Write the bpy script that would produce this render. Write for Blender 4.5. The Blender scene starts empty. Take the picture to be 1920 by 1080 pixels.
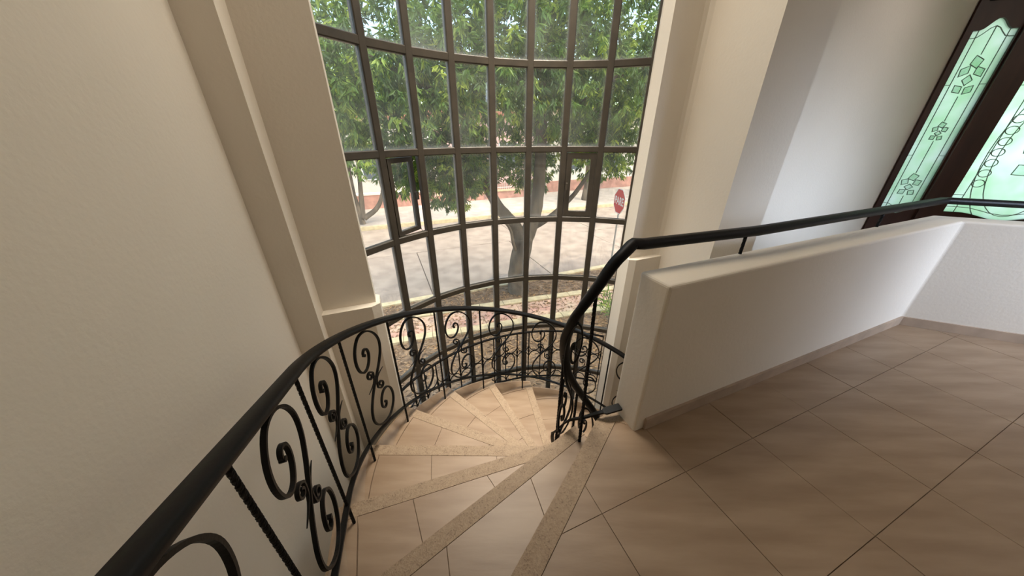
import bpy, bmesh, math, random
from mathutils import Vector, Matrix
random.seed(7)
PI = math.pi
scene = bpy.context.scene
COL = scene.collection

# ------------------------------------------------------------------ camera, world, sun, exposure
H = 1.2                                    # eye height above the upper floor (floor is z = 0)
cam_d = bpy.data.cameras.new('camera'); cam = bpy.data.objects.new('camera', cam_d); COL.objects.link(cam)
cam_d.sensor_width = 36.0; cam_d.lens = 36.0*582.0/1920.0; cam_d.clip_start = 0.02; cam_d.clip_end = 400
cam.location = (0, 0, H); cam.rotation_euler = (math.radians(90-26.6), 0, 0)
scene.camera = cam
vs = scene.view_settings
vs.view_transform = 'Standard'; vs.look = 'None'; vs.gamma = 1.0; vs.exposure = 0.0; vs.use_curve_mapping = False

world = bpy.data.worlds.new('sky'); scene.world = world; world.use_nodes = True
wn = world.node_tree; wn.nodes.clear()
wo = wn.nodes.new('ShaderNodeOutputWorld'); wb = wn.nodes.new('ShaderNodeBackground'); ws = wn.nodes.new('ShaderNodeTexSky')
ws.sky_type = 'NISHITA'; ws.sun_disc = False; ws.sun_elevation = math.radians(58); ws.sun_rotation = math.radians(120)
ws.air_density = 1.3; ws.dust_density = 3.0
wb.inputs['Strength'].default_value = 0.68
wn.links.new(ws.outputs[0], wb.inputs[0]); wn.links.new(wb.outputs[0], wo.inputs[0])

# plan axes: u runs along the parapet, v runs out through the bow window, origin at the centre of the stair
CX, CY = 0.4058, 1.2518
UX, UY = 0.92583, 0.37793
def W(u, v, z=0.0): return Vector((CX+u*UX-v*UY, CY+u*UY+v*UX, z))
def Wd(u, v, z=0.0): return Vector((u*UX-v*UY, u*UY+v*UX, z))
UANG = math.atan2(UY, UX)
ROT = Matrix.Rotation(UANG, 4, 'Z')

def sun_dir(az_uv, el):                    # direction the light travels
    a = math.radians(az_uv); e = math.radians(el)
    d = Wd(math.cos(a)*math.cos(e), math.sin(a)*math.cos(e), -math.sin(e)); return d
sd = bpy.data.lights.new('sun', 'SUN'); so = bpy.data.objects.new('sun', sd); COL.objects.link(so)
sd.energy = 2.9; sd.angle = math.radians(0.6); sd.color = (1.0, 0.93, 0.82)
so.rotation_euler = sun_dir(5, 60).to_track_quat('-Z', 'Y').to_euler(); so.location = W(4, -6, 14)

def area(name, loc, target, sx, sy, power, col):
    l = bpy.data.lights.new(name, 'AREA'); o = bpy.data.objects.new(name, l); COL.objects.link(o)
    l.shape = 'RECTANGLE'; l.size = sx; l.size_y = sy; l.energy = power; l.color = col
    o.location = loc; o.rotation_euler = (Vector(target)-Vector(loc)).to_track_quat('-Z', 'Y').to_euler()
    return o
area('stairwell_wide_fill', W(-0.05, 0.80, 2.70), W(-0.05, 0.72, 0.0), 1.3, 0.9, 23, (1.0, 0.90, 0.76))  # added unseen fill that lifts the walls beside the window
sl = area('tread_fill', W(0.05, 1.05, 2.71), W(0.08, 0.96, -1.0), 1.0, 0.5, 25, (1.0, 0.91, 0.77)); sl.data.spread = math.radians(60)  # added narrow fill, stands in for window daylight on the treads
area('room_bounce_fill', W(3.2, -2.4, 1.9), W(3.1, -2.4, 2.7), 0.8, 0.8, 27, (1.0, 0.92, 0.90))  # added unseen fill, bounced off the ceiling as soft ambient
bw = area('back_window_daylight', W(3.7, -3.5, 1.45), W(2.95, -0.9, 0.40), 1.8, 1.6, 31, (0.64, 0.77, 1.0)); bw.data.spread = math.radians(48)
area('entrance_daylight', W(5.75, 0.55, 1.5), W(3.2, -1.2, 0.3), 1.5, 1.8, 50, (1.0, 0.97, 1.0))
area('far_wall_fill', W(3.2, 0.25, 2.70), W(3.2, 0.45, 0.0), 0.9, 0.4, 3.2, (1.0, 0.92, 0.92)).data.spread = math.radians(110)  # added unseen fill to brighten the wall behind the parapet

# ------------------------------------------------------------------ materials
def mat(name, col, rough=0.6, metal=0.0, var=0.0, scale=6.0, bump=0.0, bscale=40.0, col2=None, stretch=None, spec=0.5, detail=5.0):
    m = bpy.data.materials.new(name); m.use_nodes = True
    nt = m.node_tree; b = nt.nodes['Principled BSDF']
    b.inputs['Base Color'].default_value = (*col, 1); b.inputs['Roughness'].default_value = rough
    b.inputs['Metallic'].default_value = metal; b.inputs['Specular IOR Level'].default_value = spec
    tc = nt.nodes.new('ShaderNodeTexCoord'); src = tc.outputs['Object']
    geo = nt.nodes.new('ShaderNodeNewGeometry'); src = geo.outputs['Position']
    if stretch:
        mp = nt.nodes.new('ShaderNodeMapping'); mp.inputs['Scale'].default_value = stretch; mp.inputs['Rotation'].default_value = (0, 0, 0.7)
        nt.links.new(src, mp.inputs[0]); src = mp.outputs[0]
    if var > 0 or col2:
        n = nt.nodes.new('ShaderNodeTexNoise'); n.inputs['Scale'].default_value = scale; n.inputs['Detail'].default_value = detail
        nt.links.new(src, n.inputs['Vector'])
        r = nt.nodes.new('ShaderNodeValToRGB'); r.color_ramp.elements[0].position = 0.35; r.color_ramp.elements[1].position = 0.65
        c2 = col2 if col2 else tuple(min(1, c*(1+var)) for c in col)
        c1 = col if col2 else tuple(c*(1-var) for c in col)
        r.color_ramp.elements[0].color = (*c1, 1); r.color_ramp.elements[1].color = (*c2, 1)
        nt.links.new(n.outputs['Fac'], r.inputs[0]); nt.links.new(r.outputs[0], b.inputs['Base Color'])
    if bump > 0:
        n2 = nt.nodes.new('ShaderNodeTexNoise'); n2.inputs['Scale'].default_value = bscale; n2.inputs['Detail'].default_value = 6
        nt.links.new(src, n2.inputs['Vector'])
        bp = nt.nodes.new('ShaderNodeBump'); bp.inputs['Strength'].default_value = bump; bp.inputs['Distance'].default_value = 0.01
        nt.links.new(n2.outputs['Fac'], bp.inputs['Height']); nt.links.new(bp.outputs[0], b.inputs['Normal'])
    return m
M = {}
M['wall'] = mat('wall_paint', (0.76, 0.69, 0.59), 0.75, var=0.02, scale=1.5, bump=0.12, bscale=60)
M['ceiling'] = mat('ceiling_paint', (0.78, 0.75, 0.70), 0.85, var=0.02)
M['stone'] = mat('tile_stone', (0.290, 0.195, 0.122), 0.42, col2=(0.375, 0.267, 0.177), scale=5.0, bump=0.05, bscale=25, stretch=(0.5, 3.0, 1.0), detail=9)
M['grout'] = mat('grout', (0.17, 0.115, 0.072), 0.9, var=0.2, scale=20)
M['base'] = mat('baseboard_stone', (0.40, 0.30, 0.22), 0.5, var=0.12, scale=8)
M['iron'] = mat('black_iron', (0.007, 0.0065, 0.006), 0.5, spec=0.18, bump=0.08, bscale=120)
M['rail'] = mat('handrail_black', (0.006, 0.0055, 0.0055), 0.45, spec=0.15, bump=0.04, bscale=60)
M['bronze'] = mat('window_steel_paint', (0.050, 0.040, 0.028), 0.5, var=0.15, scale=12, bump=0.06, bscale=80)
M['wood'] = mat('door_mahogany', (0.030, 0.010, 0.007), 0.35, col2=(0.055, 0.019, 0.012), scale=9, stretch=(1, 1, 0.15))
M['came'] = mat('lead_came', (0.20, 0.29, 0.25), 0.5)
M['bark'] = mat('tree_bark', (0.06, 0.045, 0.03), 0.9, col2=(0.17, 0.125, 0.08), scale=5, bump=0.6, bscale=18, stretch=(1, 1, 0.35))
M['soil'] = mat('garden_soil', (0.14, 0.085, 0.045), 0.95, col2=(0.29, 0.19, 0.105), scale=5, bump=0.5, bscale=30)
M['grass'] = mat('sparse_grass', (0.12, 0.17, 0.05), 0.95, col2=(0.28, 0.22, 0.11), scale=3, bump=0.5, bscale=30)
M['road'] = mat('road_concrete', (0.29, 0.215, 0.155), 0.9, col2=(0.40, 0.305, 0.222), scale=2.2, bump=0.2, bscale=40)
M['joint'] = mat('road_joint', (0.20, 0.15, 0.12), 0.95)
M['kerb'] = mat('kerb_concrete', (0.58, 0.46, 0.26), 0.9, var=0.15, scale=6)
M['paver'] = mat('pink_paver', (0.56, 0.30, 0.21), 0.85, col2=(0.63, 0.45, 0.29), scale=2.5)
M['walk'] = mat('far_sidewalk', (0.46, 0.38, 0.30), 0.9, var=0.15, scale=1.5)
M['brick'] = mat('red_brick_plinth', (0.50, 0.25, 0.18), 0.85, var=0.2, scale=3)
M['pinkwall'] = mat('pink_facade', (0.78, 0.50, 0.43), 0.9, var=0.05)
M['creamwall'] = mat('cream_facade', (0.82, 0.74, 0.62), 0.9, var=0.05)
M['whiteiron'] = mat('pale_fence_paint', (0.80, 0.62, 0.55), 0.6)
M['winglass'] = mat('dark_window_glass', (0.10, 0.12, 0.14), 0.15)
M['signred'] = mat('sign_red', (0.62, 0.02, 0.03), 0.45)
M['signwhite'] = mat('sign_white', (0.85, 0.85, 0.83), 0.5)
M['galv'] = mat('galvanised_steel', (0.45, 0.43, 0.40), 0.45, metal=0.3)
M['roof'] = mat('clay_roof', (0.42, 0.17, 0.10), 0.85, var=0.2, scale=4)

def nosing_mat():
    m = bpy.data.materials.new('terrazzo_nosing'); m.use_nodes = True; nt = m.node_tree; b = nt.nodes['Principled BSDF']
    geo = nt.nodes.new('ShaderNodeNewGeometry')
    v = nt.nodes.new('ShaderNodeTexVoronoi'); v.inputs['Scale'].default_value = 210
    n = nt.nodes.new('ShaderNodeTexNoise'); n.inputs['Scale'].default_value = 30; n.inputs['Detail'].default_value = 6
    r = nt.nodes.new('ShaderNodeValToRGB'); e = r.color_ramp.elements
    e[0].position = 0.12; e[0].color = (0.13, 0.085, 0.05, 1); e[1].position = 0.9; e[1].color = (0.43, 0.315, 0.205, 1)
    k = r.color_ramp.elements.new(0.33); k.color = (0.31, 0.215, 0.135, 1)
    mx = nt.nodes.new('ShaderNodeMath'); mx.operation = 'MULTIPLY_ADD'; mx.inputs[1].default_value = 0.45; 
    sep = nt.nodes.new('ShaderNodeSeparateColor')
    nt.links.new(geo.outputs['Position'], v.inputs['Vector']); nt.links.new(geo.outputs['Position'], n.inputs['Vector'])
    nt.links.new(v.outputs['Color'], sep.inputs[0]); nt.links.new(sep.outputs[0], mx.inputs[0])
    sc = nt.nodes.new('ShaderNodeMath'); sc.operation = 'MULTIPLY'; sc.inputs[1].default_value = 0.55
    nt.links.new(n.outputs['Fac'], sc.inputs[0]); nt.links.new(sc.outputs[0], mx.inputs[2])
    nt.links.new(mx.outputs[0], r.inputs[0]); nt.links.new(r.outputs[0], b.inputs['Base Color'])
    b.inputs['Roughness'].default_value = 0.6
    bp = nt.nodes.new('ShaderNodeBump'); bp.inputs['Strength'].default_value = 0.3; bp.inputs['Distance'].default_value = 0.004
    nt.links.new(v.outputs['Distance'], bp.inputs['Height']); nt.links.new(bp.outputs[0], b.inputs['Normal'])
    return m
M['nosing'] = nosing_mat()

def glass_mat():                            # clear pane, dusty round its edges
    m = bpy.data.materials.new('window_glass'); m.use_nodes = True; nt = m.node_tree; nt.nodes.clear()
    out = nt.nodes.new('ShaderNodeOutputMaterial')
    tr = nt.nodes.new('ShaderNodeBsdfTransparent'); tr.inputs[0].default_value = (0.93, 0.95, 0.93, 1)
    gl = nt.nodes.new('ShaderNodeBsdfGlossy'); gl.inputs['Roughness'].default_value = 0.03
    fr = nt.nodes.new('ShaderNodeFresnel'); ge = nt.nodes.new('ShaderNodeNewGeometry'); io = nt.nodes.new('ShaderNodeMapRange')
    io.inputs['To Min'].default_value = 1.45; io.inputs['To Max'].default_value = 1/1.45      # same reflectance on both faces of the pane
    nt.links.new(ge.outputs['Backfacing'], io.inputs['Value']); nt.links.new(io.outputs[0], fr.inputs[0])
    m1 = nt.nodes.new('ShaderNodeMixShader')
    nt.links.new(fr.outputs[0], m1.inputs[0]); nt.links.new(tr.outputs[0], m1.inputs[1]); nt.links.new(gl.outputs[0], m1.inputs[2])
    df = nt.nodes.new('ShaderNodeBsdfTranslucent'); df.inputs[0].default_value = (0.85, 0.83, 0.78, 1)
    d2 = nt.nodes.new('ShaderNodeBsdfDiffuse'); d2.inputs[0].default_value = (0.75, 0.72, 0.68, 1)
    ad = nt.nodes.new('ShaderNodeMixShader'); ad.inputs[0].default_value = 0.5
    nt.links.new(df.outputs[0], ad.inputs[1]); nt.links.new(d2.outputs[0], ad.inputs[2])
    tc = nt.nodes.new('ShaderNodeTexCoord'); sx = nt.nodes.new('ShaderNodeSeparateXYZ'); nt.links.new(tc.outputs['Generated'], sx.inputs[0])
    def edge(sock, wdt):
        a = nt.nodes.new('ShaderNodeMath'); a.operation = 'SUBTRACT'; a.inputs[1].default_value = 0.5; nt.links.new(sock, a.inputs[0])
        b = nt.nodes.new('ShaderNodeMath'); b.operation = 'ABSOLUTE'; nt.links.new(a.outputs[0], b.inputs[0])
        c = nt.nodes.new('ShaderNodeMapRange'); c.inputs['From Min'].default_value = 0.5-wdt; c.inputs['From Max'].default_value = 0.5
        c.inputs['To Max'].default_value = 0.42; nt.links.new(b.outputs[0], c.inputs['Value'])
        p = nt.nodes.new('ShaderNodeMath'); p.operation = 'POWER'; p.inputs[1].default_value = 2.2; nt.links.new(c.outputs[0], p.inputs[0]); return p.outputs[0]
    e1 = edge(sx.outputs[0], 0.13); e2 = edge(sx.outputs[2], 0.07)
    mx = nt.nodes.new('ShaderNodeMath'); mx.operation = 'ADD'; nt.links.new(e1, mx.inputs[0]); nt.links.new(e2, mx.inputs[1])
    no = nt.nodes.new('ShaderNodeTexNoise'); no.inputs['Scale'].default_value = 5; no.inputs['Detail'].default_value = 6
    nt.links.new(tc.outputs['Object'], no.inputs['Vector'])
    mr = nt.nodes.new('ShaderNodeMapRange'); mr.inputs['From Min'].default_value = 0.35; mr.inputs['From Max'].default_value = 0.8
    mr.inputs['To Min'].default_value = 0.02; mr.inputs['To Max'].default_value = 0.085; nt.links.new(no.outputs['Fac'], mr.inputs['Value'])
    m3 = nt.nodes.new('ShaderNodeMath'); m3.operation = 'ADD'; m3.use_clamp = True
    nt.links.new(mx.outputs[0], m3.inputs[0]); nt.links.new(mr.outputs[0], m3.inputs[1])
    m2 = nt.nodes.new('ShaderNodeMixShader'); nt.links.new(m3.outputs[0], m2.inputs[0])
    nt.links.new(m1.outputs[0], m2.inputs[1]); nt.links.new(ad.outputs[0], m2.inputs[2]); nt.links.new(m2.outputs[0], out.inputs[0])
    return m
M['glass'] = glass_mat()
def door_glass_mat(name, tint, rough, fac):
    m = bpy.data.materials.new(name); m.use_nodes = True; nt = m.node_tree; nt.nodes.clear()
    out = nt.nodes.new('ShaderNodeOutputMaterial')
    tr = nt.nodes.new('ShaderNodeBsdfTransparent'); tr.inputs[0].default_value = (*tint, 1)
    tl = nt.nodes.new('ShaderNodeBsdfTranslucent'); tl.inputs[0].default_value = (*tint, 1)
    gl = nt.nodes.new('ShaderNodeBsdfGlossy'); gl.inputs['Roughness'].default_value = rough
    geo = nt.nodes.new('ShaderNodeNewGeometry'); n = nt.nodes.new('ShaderNodeTexNoise'); n.inputs['Scale'].default_value = 9
    nt.links.new(geo.outputs['Position'], n.inputs['Vector'])
    bp = nt.nodes.new('ShaderNodeBump'); bp.inputs['Strength'].default_value = 0.6; nt.links.new(n.outputs['Fac'], bp.inputs['Height'])
    for s in (tl, gl): nt.links.new(bp.outputs[0], s.inputs['Normal'])
    n3 = nt.nodes.new('ShaderNodeTexNoise'); n3.inputs['Scale'].default_value = 4.0; nt.links.new(geo.outputs['Position'], n3.inputs['Vector'])
    rp_ = nt.nodes.new('ShaderNodeValToRGB'); rp_.color_ramp.elements[0].position = .38; rp_.color_ramp.elements[1].position = .66
    rp_.color_ramp.elements[0].color = (tint[0]*.86, tint[1]*.95, tint[2]*.86, 1); rp_.color_ramp.elements[1].color = (tint[0]*1.12, tint[1]*1.06, tint[2]*1.16, 1)
    nt.links.new(n3.outputs['Fac'], rp_.inputs[0]); nt.links.new(rp_.outputs[0], tl.inputs[0])
    m1 = nt.nodes.new('ShaderNodeMixShader'); m1.inputs[0].default_value = fac
    nt.links.new(tr.outputs[0], m1.inputs[1]); nt.links.new(tl.outputs[0], m1.inputs[2])
    m2 = nt.nodes.new('ShaderNodeMixShader'); m2.inputs[0].default_value = 0.06
    nt.links.new(m1.outputs[0], m2.inputs[1]); nt.links.new(gl.outputs[0], m2.inputs[2]); nt.links.new(m2.outputs[0], out.inputs[0])
    return m
M['doorglass'] = door_glass_mat('mint_frosted_glass', (0.50, 0.63, 0.54), 0.2, 0.93)
M['bevel'] = door_glass_mat('bevelled_clear_glass', (0.90, 0.95, 0.92), 0.05, 0.55)

def leaf_mat(name, c1, c2, c3):
    m = bpy.data.materials.new(name); m.use_nodes = True; nt = m.node_tree; b = nt.nodes['Principled BSDF']; out = nt.nodes['Material Output']
    at = nt.nodes.new('ShaderNodeAttribute'); at.attribute_name = 'tone'
    r = nt.nodes.new('ShaderNodeValToRGB'); e = r.color_ramp.elements
    e[0].color = (*c1, 1); e[1].color = (*c3, 1); k = e.new(0.6); k.color = (*c2, 1)
    nt.links.new(at.outputs['Fac'], r.inputs[0]); nt.links.new(r.outputs[0], b.inputs['Base Color'])
    b.inputs['Roughness'].default_value = 0.45
    t = nt.nodes.new('ShaderNodeBsdfTranslucent'); nt.links.new(r.outputs[0], t.inputs[0])
    mx = nt.nodes.new('ShaderNodeMixShader'); mx.inputs[0].default_value = 0.4
    nt.links.new(b.outputs[0], mx.inputs[1]); nt.links.new(t.outputs[0], mx.inputs[2]); nt.links.new(mx.outputs[0], out.inputs[0])
    return m
M['leaf'] = leaf_mat('mango_leaf', (0.055, 0.11, 0.025), (0.165, 0.285, 0.05), (0.52, 0.62, 0.09))
M['leaffar'] = leaf_mat('far_leaf', (0.07, 0.15, 0.03), (0.22, 0.36, 0.05), (0.55, 0.64, 0.08))
M['litter'] = leaf_mat('dry_leaf', (0.17, 0.10, 0.05), (0.38, 0.24, 0.12), (0.62, 0.36, 0.14))

# ------------------------------------------------------------------ mesh helpers
def link(o, parent=None):
    COL.objects.link(o)
    if parent is not None:
        o.parent = parent; o.matrix_parent_inverse = Matrix.Translation(-Vector(parent.location)) if parent.rotation_euler.z == 0 else parent.matrix_basis.inverted()
    return o
def props(o, label=None, cat=None, group=None, kind=None):
    if label: o['label'] = label
    if cat: o['category'] = cat
    if group: o['group'] = group
    if kind: o['kind'] = kind
    return o
def empty(name, loc):
    o = bpy.data.objects.new(name, None); COL.objects.link(o); o.location = loc; o.empty_display_size = 0.1; return o
def mesh_obj(name, verts, faces, m, parent=None, smooth=False):
    verts = [Vector(v) for v in verts]
    lo = Vector((min(v[i] for v in verts) for i in range(3))); hi = Vector((max(v[i] for v in verts) for i in range(3)))
    c = (lo+hi)/2; c.z = lo.z
    me = bpy.data.meshes.new(name); me.from_pydata([v-c for v in verts], [], faces)
    bm = bmesh.new(); bm.from_mesh(me); bmesh.ops.recalc_face_normals(bm, faces=bm.faces); bm.to_mesh(me); bm.free()
    me.materials.append(m)
    if smooth:
        for p in me.polygons: p.use_smooth = True
    o = bpy.data.objects.new(name, me); o.location = c
    return link(o, parent)
class MB:
    def __init__(s): s.v = []; s.f = []
    def add(s, vs_, fs):
        n = len(s.v); s.v += [Vector(x) for x in vs_]; s.f += [tuple(i+n for i in f) for f in fs]
    def prism(s, poly, z0, z1):                # poly: plan points already in world
        n = len(poly)
        vs_ = [(p[0], p[1], z0) for p in poly]+[(p[0], p[1], z1) for p in poly]
        fs = [tuple(range(n-1, -1, -1)), tuple(range(n, 2*n))]+[(i, (i+1) % n, n+(i+1) % n, n+i) for i in range(n)]
        s.add(vs_, fs)
    def box(s, u0, u1, v0, v1, z0, z1):
        s.prism([W(u0, v0), W(u1, v0), W(u1, v1), W(u0, v1)], z0, z1)
    def sweep(s, pts, ref, prof, twist=0.0, closed=False, caps=True, scale=None):
        pts = [Vector(p) for p in pts]; n = len(pts); k = len(prof); base = len(s.v)
        for i, p in enumerate(pts):
            a = pts[max(i-1, 0)]; b = pts[min(i+1, n-1)]
            if closed: a = pts[(i-1) % n]; b = pts[(i+1) % n]
            t = (b-a).normalized(); r = Vector(ref[i] if isinstance(ref, list) else ref)
            x = r-t*r.dot(t)
            if x.length < 1e-5: x = Vector((1, 0, 0)) if abs(t.x) < .9 else Vector((0, 1, 0)); x = x-t*x.dot(t)
            x.normalize(); y = t.cross(x)
            # mitre so that a bent bar keeps its width
            mit = 1.0
            if 0 < i < n-1:
                c = (pts[i]-pts[i-1]).normalized().dot(t)
                if c > .35: mit = 1.0/c
            an = twist*i; ca, sa = math.cos(an), math.sin(an); sc = scale[i] if scale else 1.0
            for (px, py) in prof:
                qx = (px*ca-py*sa)*sc; qy = (px*sa+py*ca)*sc
                s.v.append(p+x*qx+y*qy*(mit if mit < 1.5 else 1.5))
        m_ = n if closed else n-1
        for i in range(m_):
            for j in range(k):
                a = base+i*k+j; b = base+i*k+(j+1) % k; i2 = (i+1) % n
                c = base+i2*k+(j+1) % k; d = base+i2*k+j
                s.f.append((a, b, c, d))
        if caps and not closed:
            s.f.append(tuple(base+j for j in range(k-1, -1, -1))); s.f.append(tuple(base+(n-1)*k+j for j in range(k)))
    def build(s, name, m, parent=None, smooth=False): return mesh_obj(name, s.v, s.f, m, parent, smooth)
def circ(r, n=8): return [(r*math.cos(2*PI*i/n), r*math.sin(2*PI*i/n)) for i in range(n)]
def rect(a, b, c=0.0):
    if c <= 0: return [(-a/2, -b/2), (a/2, -b/2), (a/2, b/2), (-a/2, b/2)]
    return [(-a/2+c, -b/2), (a/2-c, -b/2), (a/2, -b/2+c), (a/2, b/2-c), (a/2-c, b/2), (-a/2+c, b/2), (-a/2, b/2-c), (-a/2, -b/2+c)]
def catmull(P, n=6):
    P = [Vector(p) for p in P]; out = []
    for i in range(len(P)-1):
        p0 = P[max(i-1, 0)]; p1 = P[i]; p2 = P[i+1]; p3 = P[min(i+2, len(P)-1)]
        for j in range(n):
            t = j/n; t2 = t*t; t3 = t2*t
            out.append(0.5*((2*p1)+(p2-p0)*t+(2*p0-5*p1+4*p2-p3)*t2+(-p0+3*p1-3*p2+p3)*t3))
    out.append(P[-1]); return out
def clip(poly, a, b, c):                      # keep a*x+b*y <= c
    out = []
    for i in range(len(poly)):
        p = poly[i]; q = poly[(i+1) % len(poly)]
        dp = a*p[0]+b*p[1]-c; dq = a*q[0]+b*q[1]-c
        if dp <= 0: out.append(p)
        if (dp < 0) != (dq < 0) and abs(dp-dq) > 1e-12:
            t = dp/(dp-dq); out.append((p[0]+(q[0]-p[0])*t, p[1]+(q[1]-p[1])*t))
    return out
def struct(o): o['kind'] = 'structure'; return o

# ------------------------------------------------------------------ the shell
RS = 0.168                                     # riser
WALLU = -1.42
CEIL = 2.75; LOW = -2.7
O_ = {0: (-1.285, -0.978), 1: (-1.285, -0.416), 2: (-1.284, 0.053)}
PHI = {2: 177.6, 3: 157.2, 4: 136.8, 5: 117.0, 6: 96.6, 7: 77.3, 8: 57.5, 9: 38.0, 10: 18.0, 11: -2.0}
I_ = {-1: (0.0, -0.25), 0: (-0.09, -0.206), 1: (-0.118, -0.085), 2: (-0.17, -0.023), 3: (-0.147, 0.0625), 4: (-0.10, 0.088), 5: (-0.055, 0.10), 6: (-0.01, 0.10),
      7: (0.04, 0.095), 8: (0.10, 0.09), 9: (0.16, 0.09), 10: (0.22, 0.09), 11: (0.30, 0.09)}
RO = 1.285
def OUT(x):
    if x <= 2:
        k = max(0, min(1, int(math.floor(x)))); t = x-k
        return (O_[k][0]*(1-t)+O_[k+1][0]*t, O_[k][1]*(1-t)+O_[k+1][1]*t)
    k = min(10, int(math.floor(x))); t = x-k; a = math.radians(PHI[k]*(1-t)+PHI[k+1]*t)
    return (RO*math.cos(a), RO*math.sin(a))
def INN(x):
    k = min(10, int(math.floor(x))); t = x-k
    return (I_[k][0]*(1-t)+I_[k+1][0]*t, I_[k][1]*(1-t)+I_[k+1][1]*t)

# parapet outline (near face, far face) with its 45 degree bend
PN = -0.325; PF = -0.180; BU = 2.35
dg = (math.sqrt(.5), -math.sqrt(.5))
FBU = BU+(PF-PN)*math.tan(math.radians(22.5))
P_END = 0.02
def diag(b, d): return (b[0]+dg[0]*d, b[1]+dg[1]*d)

# floor: grout bed with tiles cut along the top nosing
n0d = (O_[0][0]-I_[0][0], O_[0][1]-I_[0][1]); L0 = math.hypot(*n0d); n0d = (n0d[0]/L0, n0d[1]/L0)
n0n = (n0d[1], -n0d[0])                        # candidate normal
if n0n[0]*1.0+n0n[1]*-1.0 < 0: n0n = (-n0n[0], -n0n[1])   # points into the room (+u, -v)
slab = MB()
fl_poly = [(WALLU, -3.6), (WALLU, O_[0][1]-0.1), O_[0], I_[0], (P_END-0.02, -0.20), (P_END, PF), (FBU, PF), diag((FBU, PF), 3.0), (FBU+2.2, -3.6)]
slab.prism([W(*p) for p in fl_poly], -0.22, -0.003)
floor = struct(slab.build('floor', M['grout']))
TS = 0.40; gap = 0.0012
strip_w = 0.075
for i in range(-4, 9):
    for j in range(0, 6):
        u0 = 0.08+TS*i; v1 = -0.55-TS*(j-1)
        poly = [(u0+gap, v1-TS+gap), (u0+TS-gap, v1-TS+gap), (u0+TS-gap, v1-gap), (u0+gap, v1-gap)]
        # keep the room side of the nosing strip
        poly = clip(poly, -n0n[0], -n0n[1], -(n0n[0]*I_[0][0]+n0n[1]*I_[0][1])-strip_w-gap) if poly else poly
        poly = clip(poly, 0, 1, PN-0.004) if poly and (u0+TS > P_END+.2) else (clip(poly, 0, 1, -0.21) if poly else poly)
        poly = clip(poly, -1, 0, 1.40) if poly else poly
        if poly: poly = clip(poly, -dg[1]*1.0, dg[0], -dg[1]*BU+dg[0]*PN)   # behind the diagonal run
        if poly and len(poly) >= 3:
            ar = abs(sum(poly[a][0]*poly[(a+1) % len(poly)][1]-poly[(a+1) % len(poly)][0]*poly[a][1] for a in range(len(poly))))/2
            if ar < 0.002: continue
            mb = MB(); h = random.uniform(-0.0012, 0.0)
            mb.prism([W(*p) for p in poly], -0.014, h); mb.build('floor_tile', M['stone'], floor)
mb = MB()
q = [I_[0], O_[0], (O_[0][0]+n0n[0]*strip_w, O_[0][1]+n0n[1]*strip_w), (I_[0][0]+n0n[0]*strip_w+.03, I_[0][1]+n0n[1]*strip_w+.02)]
mb.prism([W(*p) for p in q], -0.035, 0.003); mb.build('nosing_strip', M['nosing'], floor)
mb = MB(); mb.prism([W(*p) for p in [I_[0], (I_[0][0]+n0n[0]*strip_w+.03, I_[0][1]+n0n[1]*strip_w+.02), (0.03, -0.30), (0.035, -0.19)]], -0.035, 0.001)
mb.build('threshold_stone', M['nosing'], floor)

mb = MB(); mb.box(-2.2, 7.4, -3.9, 1.62, LOW-0.2, LOW); struct(mb.build('floor_lower', M['walk']))
mb = MB(); mb.box(-1.9, 7.6, -3.9, 1.53, CEIL, CEIL+0.18); struct(mb.build('ceiling', M['ceiling']))
mb = MB(); mb.box(WALLU-0.2, WALLU, -3.7, 0.742, LOW, CEIL); struct(mb.build('wall_left', M['wall']))
mb = MB(); mb.box(WALLU-0.2, 7.2, -3.8, -3.6, LOW, CEIL); struct(mb.build('wall_back', M['wall']))
mb = MB(); mb.box(7.0, 7.2, -3.6, -1.7, LOW, CEIL); struct(mb.build('wall_east', M['wall']))

# stepped pilasters either side of the window, wider below the ledge
LED = 0.25
def pil_poly(sgn, low):
    a = [(1.289, 0.742), (1.289, 0.893), (0.996, 0.893), (0.996, 0.985), (1.034, 1.045), (1.034, 1.06), (1.62, 1.06), (1.62, 0.742)]
    if low: a = [(1.289, 0.742), (1.289, 0.835), (1.02, 0.835), (0.972, 0.868), (0.972, 0.985), (1.034, 1.045), (1.034, 1.06), (1.62, 1.06), (1.62, 0.742)]
    return [W(sgn*p[0], p[1]) for p in a]
mb = MB(); mb.prism(pil_poly(-1, False), LED, CEIL)
a = [(-WALLU, 0.742), (1.289, 0.742), (1.289, 0.893)]
pl = struct(mb.build('wall_window_left', M['wall']))
mb = MB(); mb.prism(pil_poly(-1, True), LOW, LED); struct(mb.build('wall_sill_left', M['wall']))
WV = 0.80                                      # plane of the wall behind the parapet
def rp(low):
    a = [(1.289, 0.415), (1.289, 0.86), (1.27, 0.885), (1.24, 0.893), (0.996, 0.893), (0.996, 0.985), (1.034, 1.045), (1.034, 1.06), (1.75, 1.06), (1.75, 0.415)]
    if low: a = [(1.289, 0.415), (1.289, 0.835), (1.02, 0.835), (0.972, 0.868), (0.972, 0.985), (1.034, 1.045), (1.034, 1.06), (1.75, 1.06), (1.75, 0.415)]
    return [W(*p) for p in a]
mb = MB(); mb.prism(rp(False), LED, CEIL); struct(mb.build('wall_window_right', M['wall']))
mb = MB(); mb.prism(rp(True), LOW, LED); struct(mb.build('wall_sill_right', M['wall']))
DC = (4.46, WV)                                # corner where the diagonal door wall starts
mb = MB(); mb.box(1.75, DC[0]+0.1, WV, WV+0.2, LOW, CEIL); struct(mb.build('wall_far', M['wall']))

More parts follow.
